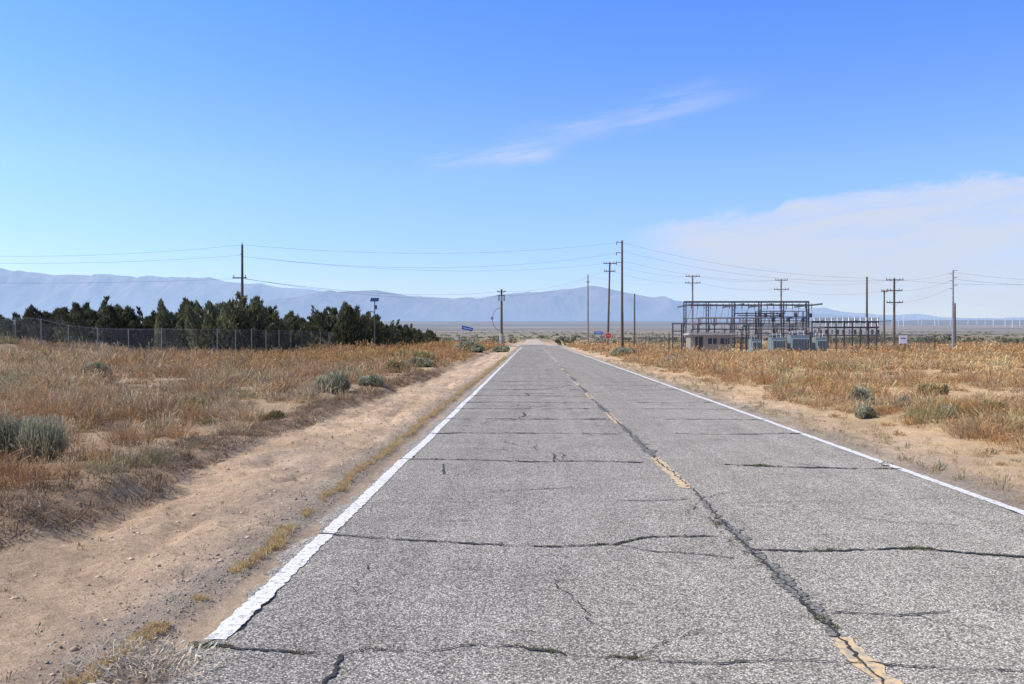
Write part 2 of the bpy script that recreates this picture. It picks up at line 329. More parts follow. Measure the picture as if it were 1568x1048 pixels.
zones=[(2,12,14,170,.0034,.23,.29),(12,22,9,120,.0052,.27,.33),(22,38,5.0,75,.0095,.34,.38),(38,75,2.3,42,.021,.44,.48),(75,165,.65,32,.052,.8,.64)]
VV=[];CC=[]
for y0,y1,dens,n,w,R0,H0 in zones:
    for side in (-1,1):
        xm=y1*.82+3; x0=4.5 if side<0 else 5.9
        cnt=int((xm-x0)*(y1-y0)*dens); x=side*(x0+RS.rand(cnt)*(xm-x0)); y=y0+RS.rand(cnt)*(y1-y0)
        wb=wobf(y)
        inside=(-x+wb>4.65) if side<0 else (x+wb>6.3)
        m=fbm(x*.5,y*.5,4); m2=fbm(x*1.6,y*1.6,2)
        thr=(.43 if side<0 else .45)-.08*sst(25,60,y)
        edgef=sst(0,1.8,(np.abs(x)-(4.6 if side<0 else 6.0)))
        prob=np.clip(sst(thr-.10,thr+.1,m)*.95+.10+(m2-.5)*1.5,0,1)*(.35+.65*edgef)
        keep=inside&(RS.rand(cnt)<prob)&(np.abs(x)<y*.78+4)
        keep&=~((x>15)&(x<41)&(y>90)&(y<116))
        for bx_,by_,br,bh in BUSHES+GREENS: keep&=~(((x-bx_)/(br*1.1+.1))**2+((y-by_+.4)/(br*2.2+.6))**2<1)
        x=x[keep];y=y[keep];e=edgef[keep];mm=m[keep]
        sz=(.40+1.25*RS.rand(len(x))**1.8)*(.55+.45*e)*(.75+.7*sst(.4,.65,mm))
        P=np.stack([x,y,ground_z(x,y)-.01],1)
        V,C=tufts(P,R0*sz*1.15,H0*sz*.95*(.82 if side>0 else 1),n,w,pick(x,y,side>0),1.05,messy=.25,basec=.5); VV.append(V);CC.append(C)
V=np.concatenate(VV);C=np.concatenate(CC); print('grass tris',len(V)//3)
link('dry_grass',mkmesh('dry_grass',V,np.arange(len(V)).reshape(-1,3),C,grassm))
VV=[];CC=[]
y=2.5+RS.rand(5200)**1.5*70; x=-2.27+RS.randn(5200)*.03+(fbm(y*1.1,y*0,2)-.5)*.20; k=(fbm(y*1.3,y*0+6,3)>.30); x=x[k];y=y[k]
V,C=tufts(np.stack([x,y,np.maximum(ground_z(x,y),.0)],1),.02+.028*RS.rand(len(x))+y*.0007,.010+.025*RS.rand(len(x))+y*.0012,26,.003,np.array([[.66,.46,.22]])*(.75+.5*RS.rand(len(x)))[:,None]); VV.append(V);CC.append(C)
n_=900; y=5+RS.rand(n_)**1.3*60; x=5.2+RS.rand(n_)**1.2*1.5; V,C=tufts(np.stack([x,y,ground_z(x,y)],1),.05+.12*RS.rand(n_),.03+.13*RS.rand(n_)**1.5,40,.004,np.where(RS.rand(n_,1)<.22,[[.22,.23,.12]],[[.56,.42,.22]])); VV.append(V);CC.append(C)
y=2+RS.rand(2600)**1.2*40; wb=wobf(y); x=-4.4+wb-RS.rand(2600)*.8
V,C=tufts(np.stack([x,y,ground_z(x,y)],1),.06+.15*RS.rand(2600),.03+.10*RS.rand(2600),22,.0045,np.array([[.27,.195,.13]])*(.5+1.1*RS.rand(2600))[:,None],messy=.6); VV.append(V);CC.append(C)
n_=800; y=2.5+RS.rand(n_)*32; x=-2.4-RS.rand(n_)*2.0
V,C=tufts(np.stack([x,y,ground_z(x,y)],1),.03+.10*RS.rand(n_)**2,.015+.06*RS.rand(n_)**2,16,.003,np.where(RS.rand(n_,1)<.25,[[.20,.22,.12]],[[.42,.32,.2]])*(.5+.9*RS.rand(n_))[:,None],messy=.5); VV.append(V);CC.append(C)
V=np.concatenate(VV);C=np.concatenate(CC); link('roadside_straw',mkmesh('roadside_straw',V,np.arange(len(V)).reshape(-1,3),C,grassm))
def along(pts,n,js=.012):
    pts=np.array(pts); t=RS.rand(n)*(len(pts)-1); i=t.astype(int); f=(t-i)[:,None]; return pts[i]*(1-f)+pts[i+1]*f+RS.randn(n,2)*js
W=np.concatenate([along(A,18),along([(.5,4.65),(.6,4.64)],9,.012),along([(0,4.78),(.15,4.72)],9,.01),along([(3.05,7.1),(3.3,7.1)],30,.02),along([(2.2,7),(2.5,7.02)],14),along([(3.6,6.93),(3.9,6.85)],12),along([(1.72,7.9),(1.70,8.3)],12),along([(1.82,5.1),(1.8,5.35)],14,.02),along([(-1.95,4.8),(-1.7,4.75)],16),
  along([(3.0,11.6),(3.15,11.6)],34,.05),along([(2.7,11.6),(3.6,11.5)],20),along(B,24),along([(-.1,11.9),(.1,11.9)],14),along([(-1.8,12.1),(1.5,11.95)],16,.02),along([(4.75,11.6),(4.9,11.9)],16,.05),along([(1.75,6.5),(1.7,8.2)],20,.03)])
V,C=tufts(np.column_stack([W,road_z(W[:,0],W[:,1])]),.018+.03*RS.rand(len(W)),.008+.024*RS.rand(len(W)),30,.0027,np.where(RS.rand(len(W),1)<.75,[[.13,.13,.07]],[[.28,.27,.11]]))
link('crack_weeds',mkmesh('crack_weeds',V,np.arange(len(V)).reshape(-1,3),C,grassm))
P=np.column_stack([-2.08+RS.randn(26)*.15,4.48+RS.randn(26)*.16,np.zeros(26)+.005])
V,C=tufts(P,np.full(26,.18),np.full(26,.06),60,.0042,np.array([[.62,.52,.40]])*(.5+.8*RS.rand(26))[:,None],1.3,messy=.7)
link('dead_twigs',mkmesh('dead_twigs',V,np.arange(len(V)).reshape(-1,3),C,grassm))
def bush(x,y,R,Hh,col,name='sagebrush'):
    n=int(min(12000,4500+80000/y)); w=max(.0045,y*.00042)
    k=16; P=np.zeros((k,3)); P[:,0]=RS.randn(k)*R*.36; P[:,1]=RS.randn(k)*R*.36; P[0]=0
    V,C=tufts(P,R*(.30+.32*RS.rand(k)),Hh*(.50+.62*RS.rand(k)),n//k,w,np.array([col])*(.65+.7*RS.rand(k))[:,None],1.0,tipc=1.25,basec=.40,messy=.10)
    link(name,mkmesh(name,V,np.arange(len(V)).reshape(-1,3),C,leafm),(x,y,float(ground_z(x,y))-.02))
for b in BUSHES: bush(*b,(.36,.345,.22))
for b in GREENS: bush(*b,(.35,.29,.13),name='green_shrub')
def stones(x,y,s,zf,name,col):
    n=len(x); o=np.array([[1,0,0],[0,1,0],[-1,0,0],[0,-1,0],[0,0,.7],[0,0,-.7]]); f=np.array([[0,1,4],[1,2,4],[2,3,4],[3,0,4],[1,0,5],[2,1,5],[3,2,5],[0,3,5]])
    V=(o[None]*(.6+.8*RS.rand(n,6,1)))*s[:,None,None]; V[:,:,0]+=x[:,None];V[:,:,1]+=y[:,None];V[:,:,2]+=zf[:,None]
    Fq=(f[None]+np.arange(n)[:,None,None]*6).reshape(-1,3); C=np.repeat(np.array([col])*(.5+.9*RS.rand(n,1)),6,0)
    link(name,mkmesh(name,V.reshape(-1,3),Fq,C,stonem))
n=14000; y=2.5+RS.rand(n)**1.5*35; left=RS.rand(n)<.75; x=np.where(left,-2.12-np.abs(RS.randn(n))*.33,5.1+np.abs(RS.randn(n))*.35)
stones(x,y,.004+.008*RS.rand(n)**2,ground_z(x,y)+.002,'roadside_gravel',(.36,.32,.26))
n=2500; y=2.5+RS.rand(n)*30; x=-2.4-RS.rand(n)*2.2; stones(x,y,.005+.024*RS.rand(n)**3,ground_z(x,y),'dirt_clods',(.52,.39,.27))
# ------------------------------------------------------------ trees
def tree_mesh(seed,Wd,Hh,dark):
    r=np.random.RandomState(seed); mb=MB(); bark=wood
    mb.cyl((0,0,-.2),(0,0,.8),.22,.16,bark)
    tips=[]
    for i in range(24):
        a=r.rand()*6.28; rad=math.sqrt(r.rand())*Wd*.48; hh=Hh*(.55+.45*r.rand())*(1-.28*(rad/(Wd*.5))**2)
        p1=Vector((math.cos(a)*rad*.5,math.sin(a)*rad*.5,.7+hh*.25)); p2=Vector((math.cos(a)*rad,math.sin(a)*rad,hh*.95))
        mb.cyl((0,0,.6),p1,.10,.06,bark,5); mb.cyl(p1,p2,.06,.015,bark,5); tips.append((rad,a,hh))
    V=[];C=[]
    for rad,a,hh in tips:
        cx,cy=math.cos(a)*rad,math.sin(a)*rad; n=1000; t=r.rand(n)**.8; z=.15+t*(hh-.15)
        wd=(.16+(.75+.35*r.rand())*np.sin(np.clip(1-t,0,1)*np.pi*.62))*Wd*.15; lx_,ly_=r.randn(2)*.35
        th=r.rand(n)*6.28; q=np.sqrt(r.rand(n)); x=cx*(.6+.4*t)+np.cos(th)*q*wd+lx_*t; y=cy*(.6+.4*t)+np.sin(th)*q*wd+ly_*t
        lump=fbm(x*1.7+seed,z*1.7+y,2); k=lump>.36; x=x[k];y=y[k];z=z[k];n=len(x)
        c=np.stack([x,y,z],1); up=np.stack([(r.rand(n)-.5)*1.1+np.cos(a)*.3,(r.rand(n)-.5)*1.1+np.sin(a)*.3,.4+r.rand(n)],1)*.27
        s_=np.stack([r.randn(n),r.randn(n),r.randn(n)*.4],1)*.055
        V.append(np.stack([c-s_,c+s_,c+up],1).reshape(-1,3))
        cc=np.array([.15,.155,.085])*dark*(.45+1.1*lump[k][:,None])*(.6+.8*r.rand(n,1)); C.append(np.repeat(cc,3,0))
    V=np.concatenate(V);C=np.concatenate(C)
    return mb.mesh('trunk'),mkmesh('crown',V,np.arange(len(V)).reshape(-1,3),np.clip(C,0,1),leafm)
def tree(x,y,m,s,rz,name='juniper_tree'):
    e=bpy.data.objects.new(name,None); scene.collection.objects.link(e); e.location=(x,y,float(ground_z(x,y))-.1); e.scale=(s*1.05,s*1.05,s*1.08); e.rotation_euler[2]=rz
    link('trunk',m[0],parent=e); link('crown',m[1],parent=e)
TM=[tree_mesh(1,6,5.0,1.),tree_mesh(2,7.4,4.8,.85),tree_mesh(3,5.5,5.1,1.3),tree_mesh(4,7.6,4.7,.65)]
for i,(px,D,s,k) in enumerate(((15,110,.95,3),(62,82,.98,3),(100,80,1.02,3),(142,78,1.02,1),(180,80,1.0,3),(212,84,.88,1),(240,82,.86,3),(268,76,.95,2),(298,77,1.02,0),(335,74,1.06,2),(368,76,1.05,0),(398,80,1.0,2),(428,84,.85,0),(488,100,1.0,1),(515,98,1.14,0),(545,102,1.05,1),(578,108,.82,0),(605,116,.78,1),(-10,95,.8,0),(-60,82,1,2),(-110,80,1,1),(632,132,.7,1),(450,122,.6,3),(655,150,.6,0))):
    tree((px-815)/F*D,D,TM[k],s,i*1.3)
# ------------------------------------------------------------ chain link fence
def fence(name,pts,h,gap,pm=rust,pr=.045,dia=.14,ww=.0045):
    mb=MB(); V=[];Q=[]
    for (x0,y0),(x1,y1) in zip(pts[:-1],pts[1:]):
        Ln=math.dist((x0,y0),(x1,y1)); n=max(1,round(Ln/gap)); ux,uy=(x1-x0)/Ln,(y1-y0)/Ln
        for k in range(n+1):
            x=x0+ux*Ln*k/n;y=y0+uy*Ln*k/n; z=float(ground_z(x,y)); r=pr*(1.8 if k in(0,n) else 1)
            mb.cyl((x,y,z-.3),(x,y,z+h+.06),r,r*.95,rust if k in (0,n) else pm,6)
            if k<n:
                X2=x0+ux*Ln*(k+1)/n;Y2=y0+uy*Ln*(k+1)/n
                mb.cyl((x,y,z+h),(X2,Y2,float(ground_z(X2,Y2))+h),.010,.010,wirem,4)
        m=int(Ln/dia)
        s=np.arange(m)*dia; zz=ground_z(x0+ux*s,y0+uy*s)
        for sg_ in (1,-1):
            e=np.clip(s+sg_*h,0,Ln); hh=np.abs(e-s)
            a=np.stack([x0+ux*s,y0+uy*s,zz+.02],1); b=np.stack([x0+ux*e,y0+uy*e,zz+.02+hh],1)
            d=np.array([ux,uy,0])*ww
            base=sum(len(v) for v in V); V.append(np.stack([a-d,a+d,b+d,b-d],1).reshape(-1,3)); Q.append(np.arange(4*m).reshape(-1,4)+base)
    e=bpy.data.objects.new(name,None); scene.collection.objects.link(e)
    mb.obj('posts_and_rail',parent=e); link('wire_mesh',mkmesh('wire_mesh',np.concatenate(V),np.concatenate(Q),None,wirem),parent=e)
fence('chain_link_fence',[(-60,78),(-22,55.5),(-22,150)],2.1,3.6,pm=fpost,pr=.035)
fence('chain_link_fence',[(14.2,120),(14.2,89),(41.5,89),(41.5,120)],1.9,3.0,pr=.035)
fence('chain_link_fence',[(43,106),(95,112)],1.2,3.0,pr=.04)
# ------------------------------------------------------------ poles
def X_at(px,D): return (px-815)/F*D
def Z_at(py,D): return H+(516-py)/F*D
def pole(px,D,topy,r,arms=(),mat=wood,extra=None,name='utility_pole',rz=0,lean=0):
    x=X_at(px,D); ht=Z_at(topy,D); mb=MB(); mb.cyl((0,0,-.6),(lean,0,ht),r,r*.62,mat,10)
    for ay,hw in arms:
        z=Z_at(ay,D); mb.box((lean*z/ht,-r*.9,z),(2*hw,.11,.13),mat)
        for sx in (-1,-.6,.6,1):
            mb.cyl((sx*hw*.95+lean*z/ht,-r*.9,z+.05),(sx*hw*.95+lean*z/ht,-r*.9,z+.30),.045,.03,ins,6)
        mb.cyl((lean,-r,z-.55),(hw*.55,-r,z-.05),.02,.02,steel,4); mb.cyl((lean,-r,z-.55),(-hw*.55,-r,z-.05),.02,.02,steel,4)
    if extra: extra(mb,ht,D)
    mb.obj(name,(x,D,0),rz)
def ex_left(mb,ht,D):
    z=Z_at(425,D); mb.box((-.25,-.15,z),(1.6,.1,.12),wood); mb.cyl((-.9,-.15,z),(-.9,-.15,z+.35),.05,.04,ins); mb.cyl((.4,-.15,z),(.4,-.15,z+.35),.05,.04,ins)
    mb.cyl((0,0,ht),(0,0,ht+.25),.05,.04,ins); mb.cyl((0,-.15,ht-1.1),(.0,-.55,ht-1.1),.05,.05,ins)
    mb.cyl((-.16,0,0.5),(-.12,0,ht*.7),.03,.03,dsteel,5)
pole(368,95,374,.19,(),extra=ex_left)
def ex_c(mb,ht,D):
    for dz in (.3,1.7,3.0): mb.cyl((0,0,ht-dz),(-.75,0,ht-dz+.12),.05,.04,ins); mb.cyl((-.75,0,ht-dz+.12),(-.75,0,ht-dz-.3),.05,.05,ins)
    mb.cyl((.2,0,0),(.14,0,5),.05,.05,dsteel,5)
pole(952,115,369,.20,(),extra=ex_c)
pole(930,135,402,.19,((404,1.0),(416,.9)),lean=.35)
pole(900,150,422,.17,(),mat=woodp,extra=lambda mb,ht,D:(mb.box((0,-.2,ht-1.2),(.7,.1,.1),wood),mb.cyl((0,0,ht),(0,0,ht+.3),.05,.03,ins)))
pole(971,120,450,.14,())
def ex_768(mb,ht,D):
    mb.cyl((0,0,0),(0,0,2.4),.42,.40,concrete)
    for sx in (-.5,.0,.5): mb.cyl((sx,-.35,ht-2.2),(sx,-.35,ht-1.3),.16,.16,steel)
    pr=None
    for i in range(13):
        t=i/12*math.pi; p=(-.2-1.5*math.sin(t),0,2.9+4.2*(1-math.cos(t))/2)
        if pr: mb.cyl(pr,p,.045,.045,dsteel,5)
        pr=p
    mb.box((-1.75,0,5.2),(.5,.3,.5),steel)
pole(768,158,443,.27,((447,.85),(453,.7)),extra=ex_768)
pole(1059,135,422,.18,((424,1.1),(434,1.2)),mat=woodp); pole(1193,140,428,.18,((430,1.0),(444,1.2)),mat=woodp)
pole(1322,112,425,.17,()); pole(1363,116,427,.18,((430,1.15),(446,1.0),(464,1.1))); pole(1348,125,445,.15,((447,.5),))
def ex_r6(mb,ht,D):
    for dz in (.1,.9,1.8): mb.cyl((0,0,ht-dz),(.55,0,ht-dz+.1),.035,.03,steel); mb.cyl((0,0,ht-dz-.4),(-.4,0,ht-dz-.3),.035,.03,steel)
pole(1451,100,415,.14,(),mat=steel,extra=ex_r6); pole(1454,112,465,.15,())
pole(1660,105,430,.17,((433,1.1),)); pole(-220,90,380,.19,(),extra=ex_left)
def wires(spans,name='power_line',r=.012):
    mb=MB()
    for a,b,sag in spans:
        pr=None
        for i in range(21):
            t=i/20; p=[a[k]*(1-t)+b[k]*t for k in range(3)]; p[2]-=4*sag*t*(1-t)
            if pr: mb.cyl(pr,p,r,r,wirem,3)
            pr=p
    mb.obj(name)
def at(px,py,D): return (X_at(px,D),D,Z_at(py,D))
wires([(at(368,374,95),at(-220,382,90),.9),(at(369,390,95),at(-220,394,90),.7),(at(364,426,95),at(-220,428,90),.4)])
wires([(at(368,374,95),at(946,372,115),1.2),(at(369,392,95),at(946,388,115),1.6),(at(369,392,95),at(926,404,135),1.4)])
wires([(at(368,426,95),at(760,447,158),1.1),(at(372,426,95),at(764,453,158),1.2)],r=.016)
wires([(at(776,447,158),at(900,424,150),.7),(at(774,453,158),at(900,430,150),.8),(at(776,453,158),at(922,416,135),1.),(at(904,424,150),at(1052,424,135),.6),(at(904,424,150),at(1059,434,135),.8)])
wires([(at(952,372,115),at(1322,427,112),1.),(at(952,385,115),at(1357,430,116),1.4),(at(936,404,135),at(1050,424,135),.5),(at(936,416,135),at(1066,434,135),.6),(at(952,400,115),at(1185,430,140),.8)])
wires([(at(1066,424,135),at(1187,430,140),.5),(at(1068,434,135),at(1187,444,140),.5),(at(1200,430,140),at(1357,430,116),.7),(at(1202,444,140),at(1350,446,116),.7)])
wires([(at(1370,430,116),at(1451,418,100),.3),(at(1374,446,116),at(1451,430,100),.3),(at(1451,418,100),at(1660,433,105),.3),(at(1451,428,100),at(1650,436,105),.4),(at(1370,464,116),at(1451,440,100),.4),(at(1322,427,112),at(1356,430,116),.1),(at(1374,430,116),at(1660,433,105),.5)])
# ------------------------------------------------------------ signs, lamp
mb=MB(); h=Z_at(462,92); mb.cyl((0,0,-.3),(0,0,h),.07,.05,dsteel); mb.box((0,-.05,h+.12),(.9,.65,.05),solarm,rx=.6); mb.box((.1,0,h-.7),(.28,.22,.45),dsteel); mb.cyl((0,0,h-1.4),(-.1,-.9,h-1.2),.03,.03,steel); mb.box((-.1,-1.0,h-1.2),(.3,.5,.08),steel)
mb.obj('solar_street_lamp',(X_at(573,92),92,0.1))
def octa(r,y,z,m,mb): mb.poly([(r*math.cos(math.pi/8+i*math.pi/4),y,z+r*math.sin(math.pi/8+i*math.pi/4)) for i in range(8)],m)
mb=MB(); mb.cyl((0,0,-.2),(0,0,2.35),.04,.04,steel); octa(.54,-.052,1.9,whitep,mb); octa(.49,-.056,1.9,redm,mb); octa(.54,-.048,1.9,steel,mb)
for i,sx in enumerate((-.24,-.08,.08,.24)): mb.box((sx,-.06,1.9),(.03,.004,.2),whitep); mb.box((sx+.03,-.063,1.98),(.07,.004,.03),whitep)
mb.obj('stop_sign',(X_at(931,134),134,0),-.1)
mb=MB(); mb.cyl((-.5,0,-.2),(-.5,0,3.2),.045,.045,steel); mb.box((0,-.06,3.0),(1.7,.03,.55),bluem,rz=.15); mb.box((0,-.08,3.0),(1.3,.01,.12),whitep,rz=.15); mb.cyl((.5,.05,-.2),(.5,.05,3.1),.045,.045,steel)
o=mb.obj('blue_road_sign',(X_at(709,130),130,0.1)); o.rotation_euler=(0,.22,0)
mb=MB(); mb.cyl((-.5,0,-.2),(-.5,0,2.7),.045,.045,steel); mb.cyl((.5,0,-.2),(.5,0,2.7),.045,.045,steel); mb.box((0,-.06,2.45),(1.5,.03,.5),bluem); mb.box((0,-.08,2.45),(1.1,.01,.1),whitep)
mb.obj('blue_road_sign',(X_at(916,150),150,0))
mb=MB(); mb.cyl((-.2,0,-.2),(-.2,0,1.9),.05,.05,wood); mb.cyl((.2,0,-.2),(.2,0,1.9),.05,.05,wood); mb.box((0,-.08,1.5),(.75,.06,.8),whitep); mb.box((0,-.115,1.62),(.5,.005,.08),darkm); mb.cyl((-.35,-.05,1.0),(-.35,-.05,1.9),.03,.03,whitep)
mb.obj('warning_sign_board',(X_at(1376,86),86,0))
mb=MB(); mb.cyl((0,0,-.2),(0,0,1.7),.04,.04,steel); mb.box((0,-.05,1.45),(.35,.02,.5),whitep); mb.obj('small_road_sign',(X_at(699,135),135,0))
# ------------------------------------------------------------ substation
sub=bpy.data.objects.new('electrical_substation',None); scene.collection.objects.link(sub)
mb=MB()
def lcol(x,y,h,w=.26,m=dsteel):
    for sx in (-1,1):
        for sy in (-1,1): mb.cyl((x+sx*w/2,y+sy*w/2,-.2),(x+sx*w/2,y+sy*w/2,h),.04,.04,m,4)
    n=int(h/.45)
    for k in range(n):
        s=1 if k%2 else -1; mb.cyl((x-s*w/2,y-w/2,k*.45),(x+s*w/2,y-w/2,(k+1)*.45),.02,.02,m,4)
cols=[17.8,20.4,23.4,26.5,29.1,32.0]
for yy in (97,107):
    for i,x in enumerate(cols):
        if yy==107 and i in (1,4): continue
        lcol(x*yy/100,yy,5.75)
    mb.box(((cols[0]+cols[-1])/2*yy/100,yy,5.7),((cols[-1]-cols[0])*yy/100+.2,.24,.20),dsteel)
    mb.box((26.5*yy/100,yy,4.4),(5.6,.12,.12),dsteel)
for x in (cols[0],cols[2],cols[3],cols[5]): mb.box((x*1.02,102,5.46),(.14,10,.18),dsteel)
for x in (24.6,25.6,27.6,30.2,31.0): mb.box((x,98.5,2.3),(.12,.12,4.6),dsteel)
mb.obj('gantry_frame',parent=sub)
mb=MB()
R2=random.Random(5)
def insul(x,y,z,h=.55,r=.07):
    n=5
    for k in range(n): mb.cyl((x,y,z+h*k/n),(x,y,z+h*(k+.6)/n),r,r*.6,ins,7)
    mb.cyl((x,y,z),(x,y,z+h),.03,.03,steel,5)
for lev,y0,x0,x1 in ((3.3,96,18.5,25.8),(2.7,99.5,18.5,31.5),(4.1,99,25.8,31.6),(3.4,105,18.5,33.5),(2.2,95,25,32),(3.1,102,25,32.5),(1.7,97.6,18,25)):
    for dy in (-.8,0,.8):
        mb.cyl((x0,y0+dy,lev+.6),(x1,y0+dy,lev+.6),.035,.035,steel,5)
        x=x0+.2
        while x<x1: insul(x,y0+dy,lev); x+=1.3+R2.random()*.7
    x=x0
    mb.box(((x0+x1)/2,y0,lev-.06),(x1-x0,.12,.12),dsteel)
    while x<=x1: mb.box((x,y0,lev/2-.12),(.12,.12,lev),dsteel); mb.box((x,y0,lev-.18),(.1,2.0,.1),dsteel); x+=1.9
for i in range(20):
    x=18+i*.71; insul(x,97,4.95,.6); mb.cyl((x,97,4.95),(x+R2.uniform(-.4,.4),97+R2.uniform(-1,3),3.4),.022,.022,wirem,3)
for i in range(8):
    x=25.8+i*.85; mb.box((x,98.2,3.7+.5*(i%2)),(.3,.3,.45),dsteel)
mb.obj('bus_bars_and_insulators',parent=sub)
mb=MB()
for yy in (96,101,106):
    s=yy/100
    for i in range(9):
        x=(32.5+i*.93)*s; mb.box((x,yy,1.7),(.12,.12,3.6),dsteel)
    for lev in (3.5,2.85,1.9): mb.box((36.3*s,yy-.12,lev),(7.7*s,.10,.10),dsteel)
    for i in range(12):
        x=(32.7+i*.66)*s; insul(x,yy-.25,2.92,.45); mb.box((x,yy-.35,2.3),(.22,.25,.5),dsteel if i%3 else trafo)
        insul(x,yy-.25,3.56,.4)
    mb.cyl((32.5*s,yy-.6,3.85),(40*s,yy-.6,3.85),.03,.03,steel,5)
for i in (0,4,8):
    x=32.5+i*.93; mb.box((x,101,3.55),(.1,10,.1),dsteel)
mb.box((15.9,97,1.6),(.14,.14,3.4),dsteel); mb.box((16.9,97,1.6),(.14,.14,3.4),dsteel); mb.box((16.4,96.86,3.25),(1.3,.1,.12),dsteel); mb.box((16.4,96.86,2.4),(1.3,.1,.1),dsteel)
mb.obj('switch_racks',parent=sub)
mb=MB()
for x,w,hh in ((26.6,1.5,1.5),(28.9,2.0,1.75),(31.2,1.2,1.5),(24.2,1.0,1.3)):
    mb.box((x,93.5,.1),(w+.6,2.2,.2),concrete); mb.box((x,93.5,.2+hh/2),(w,1.3,hh),trafo)
    n=int(w/.16)
    for k in range(n): mb.box((x-w/2+.08+k*.16,92.62,.25+hh*.42),(.05,.42,hh*.75),trafo)
    for k in (-.3,0,.3): insul(x+k*w,93.5,.2+hh,.5,.08)
    mb.cyl((x-w*.4,94,.2+hh+.25),(x+w*.4,94,.2+hh+.25),.16,.16,trafo,10)
mb.obj('transformers',parent=sub)
e=bpy.data.objects.new('equipment_hut',None); scene.collection.objects.link(e); e.location=(18.9,91.8,0)
b=MB(); b.box((0,0,.95),(4.4,2.6,1.95),beige); b.obj('walls',parent=e)
b=MB(); b.box((0,0,2.02),(4.9,3.1,.16),roofm); b.box((0,0,2.13),(4.6,2.8,.05),roofm); b.obj('roof',parent=e)
b=MB(); b.box((-1.3,-1.31,.9),(.8,.04,1.75),darkm); b.box((.1,-1.31,1.3),(.9,.04,.6),darkm); b.box((1.4,-1.31,1.3),(.9,.04,.6),darkm); b.box((.1,-1.345,1.3),(.04,.02,.6),whitep); b.box((1.4,-1.345,1.3),(.04,.02,.6),whitep); b.obj('door_and_windows',parent=e)
# ------------------------------------------------------------ distant scrub, turbines
n=2200; D=175+RS.rand(n)**1.6*1700; x=(RS.rand(n)-.5)*1.6*D; k=fbm(x/D*6,np.log(D)*9,3)>.46; k&=~((np.abs(x-.5)<6)&(D<430)); x=x[k];D=D[k]
P=np.stack([x,D,ground_z(x,D)-.1],1); sz=.8+1.6*RS.rand(len(x))
V,C=tufts(P,sz*1.5,sz*(.7+.4*RS.rand(len(x))),60,.22,np.array([[.12,.125,.075]])*(.7+.7*RS.rand(len(x)))[:,None]*np.where(RS.rand(len(x))<.4,2.0,1)[:,None],1)
link('distant_scrub',mkmesh('distant_scrub',V,np.arange(len(V)).reshape(-1,3),C,leafm))
tb=MB(); hzw=simple('hazy_white',(.72,.75,.80),.5,var=.03)
tb.cyl((0,0,-3),(0,0,50),1.7,1.1,hzw,8); tb.box((0,-.5,50.6),(2.2,5,2.2),hzw); tb.cyl((0,-3,50.6),(0,-4.2,50.6),1.2,.5,hzw,8)
for k in range(3):
    a=k*2.094+.3; tb.cyl((0,-3.6,50.6),(22*math.sin(a),-3.6,50.6+22*math.cos(a)),1.0,.25,hzw,5)
tme=tb.mesh('wind_turbine')
for i in range(26):
    D=4000+random.random()*2500; px=1330+i*13+random.uniform(-6,6)
    link('wind_turbine',tme,(X_at(px,D),D,float(ground_z(X_at(px,D),D))),random.uniform(-.5,.5))
# ------------------------------------------------------------ mountains
def mountains(name,D,prof,depth,haze,hcol,rock,seed,hb=.12):
    px=np.array([p[0] for p in prof],float); ty=np.array([p[1] for p in prof],float)
    nx,nd=900,70; xs=np.linspace(px[0],px[-1],nx); u=np.linspace(0,1,nd)
    Xw=(xs-815)/F*(D+depth*.5); top=H+(516-np.interp(xs,px,ty))/F*(D+depth*.5)
    Xg,Ug=np.meshgrid(Xw,u); Tg=np.repeat(top[None],nd,0)
    Yg=D+Ug*depth; base=ground_z(Xg,Yg)-30
    sc=D/14000*900
    rid=1-np.abs(2*fbm(Xg/sc+seed,Yg/sc*.6,1,5)-1)*1.8; rid2=fbm(Xg/sc*3,Yg/sc*2+seed,2,4)
    shp=np.sin(np.clip(Ug*2,0,1)*np.pi/2)**1.25*np.where(Ug>.5,np.cos((Ug-.5)*np.pi),1)
    gl=(rid-.6)*.5+(rid2-.5)*.3
    Zg=base+(Tg-base)*np.clip(shp+gl*np.sin(np.clip(Ug*2,0,1)*np.pi)*.75+gl*.04,0,1.2)
    C=np.repeat(np.array([rock]),nx*nd,0)*(.55+.9*fbm(Xg/sc*5,Yg/sc*5,4).ravel()[:,None])
    hh=((Zg-base)/(Tg.max()-base)).ravel(); al=np.clip(haze+hb*(1-hh),0,.97)  # painted haze share, thicker towards the foot of the range
    m,nt=newmat(name+'_rock_haze'); o=N(nt,'ShaderNodeOutputMaterial'); a=N(nt,'ShaderNodeAttribute',attribute_name='Col'); d=N(nt,'ShaderNodeBsdfDiffuse'); e=N(nt,'ShaderNodeEmission'); e.inputs['Color'].default_value=hcol+(1,)  # rock colour mixed with a bluish emission that imitates airlight
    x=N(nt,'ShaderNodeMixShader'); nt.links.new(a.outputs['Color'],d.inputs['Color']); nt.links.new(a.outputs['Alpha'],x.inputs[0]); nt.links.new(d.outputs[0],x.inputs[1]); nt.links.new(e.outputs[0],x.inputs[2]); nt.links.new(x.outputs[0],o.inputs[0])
    i=np.arange(nx*nd).reshape(nd,nx); Q=np.stack([i[:-1,:-1],i[:-1,1:],i[1:,1:],i[1:,:-1]],-1).reshape(-1,4)
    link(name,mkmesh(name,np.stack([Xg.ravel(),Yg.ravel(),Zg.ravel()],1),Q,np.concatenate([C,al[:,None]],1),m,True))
mountains('mountain_range',12500,[(-900,470),(-500,440),(-200,420),(0,415),(40,417),(80,420),(120,420),(160,423),(210,426),(260,425),(290,427),(315,423),(340,430),(380,434),(430,440),(470,442),(520,450),(600,456),(700,458),(760,456),(820,462),(900,480),(1000,495)],3000,.82,(.40,.57,.88),(.42,.33,.27),3,.10)
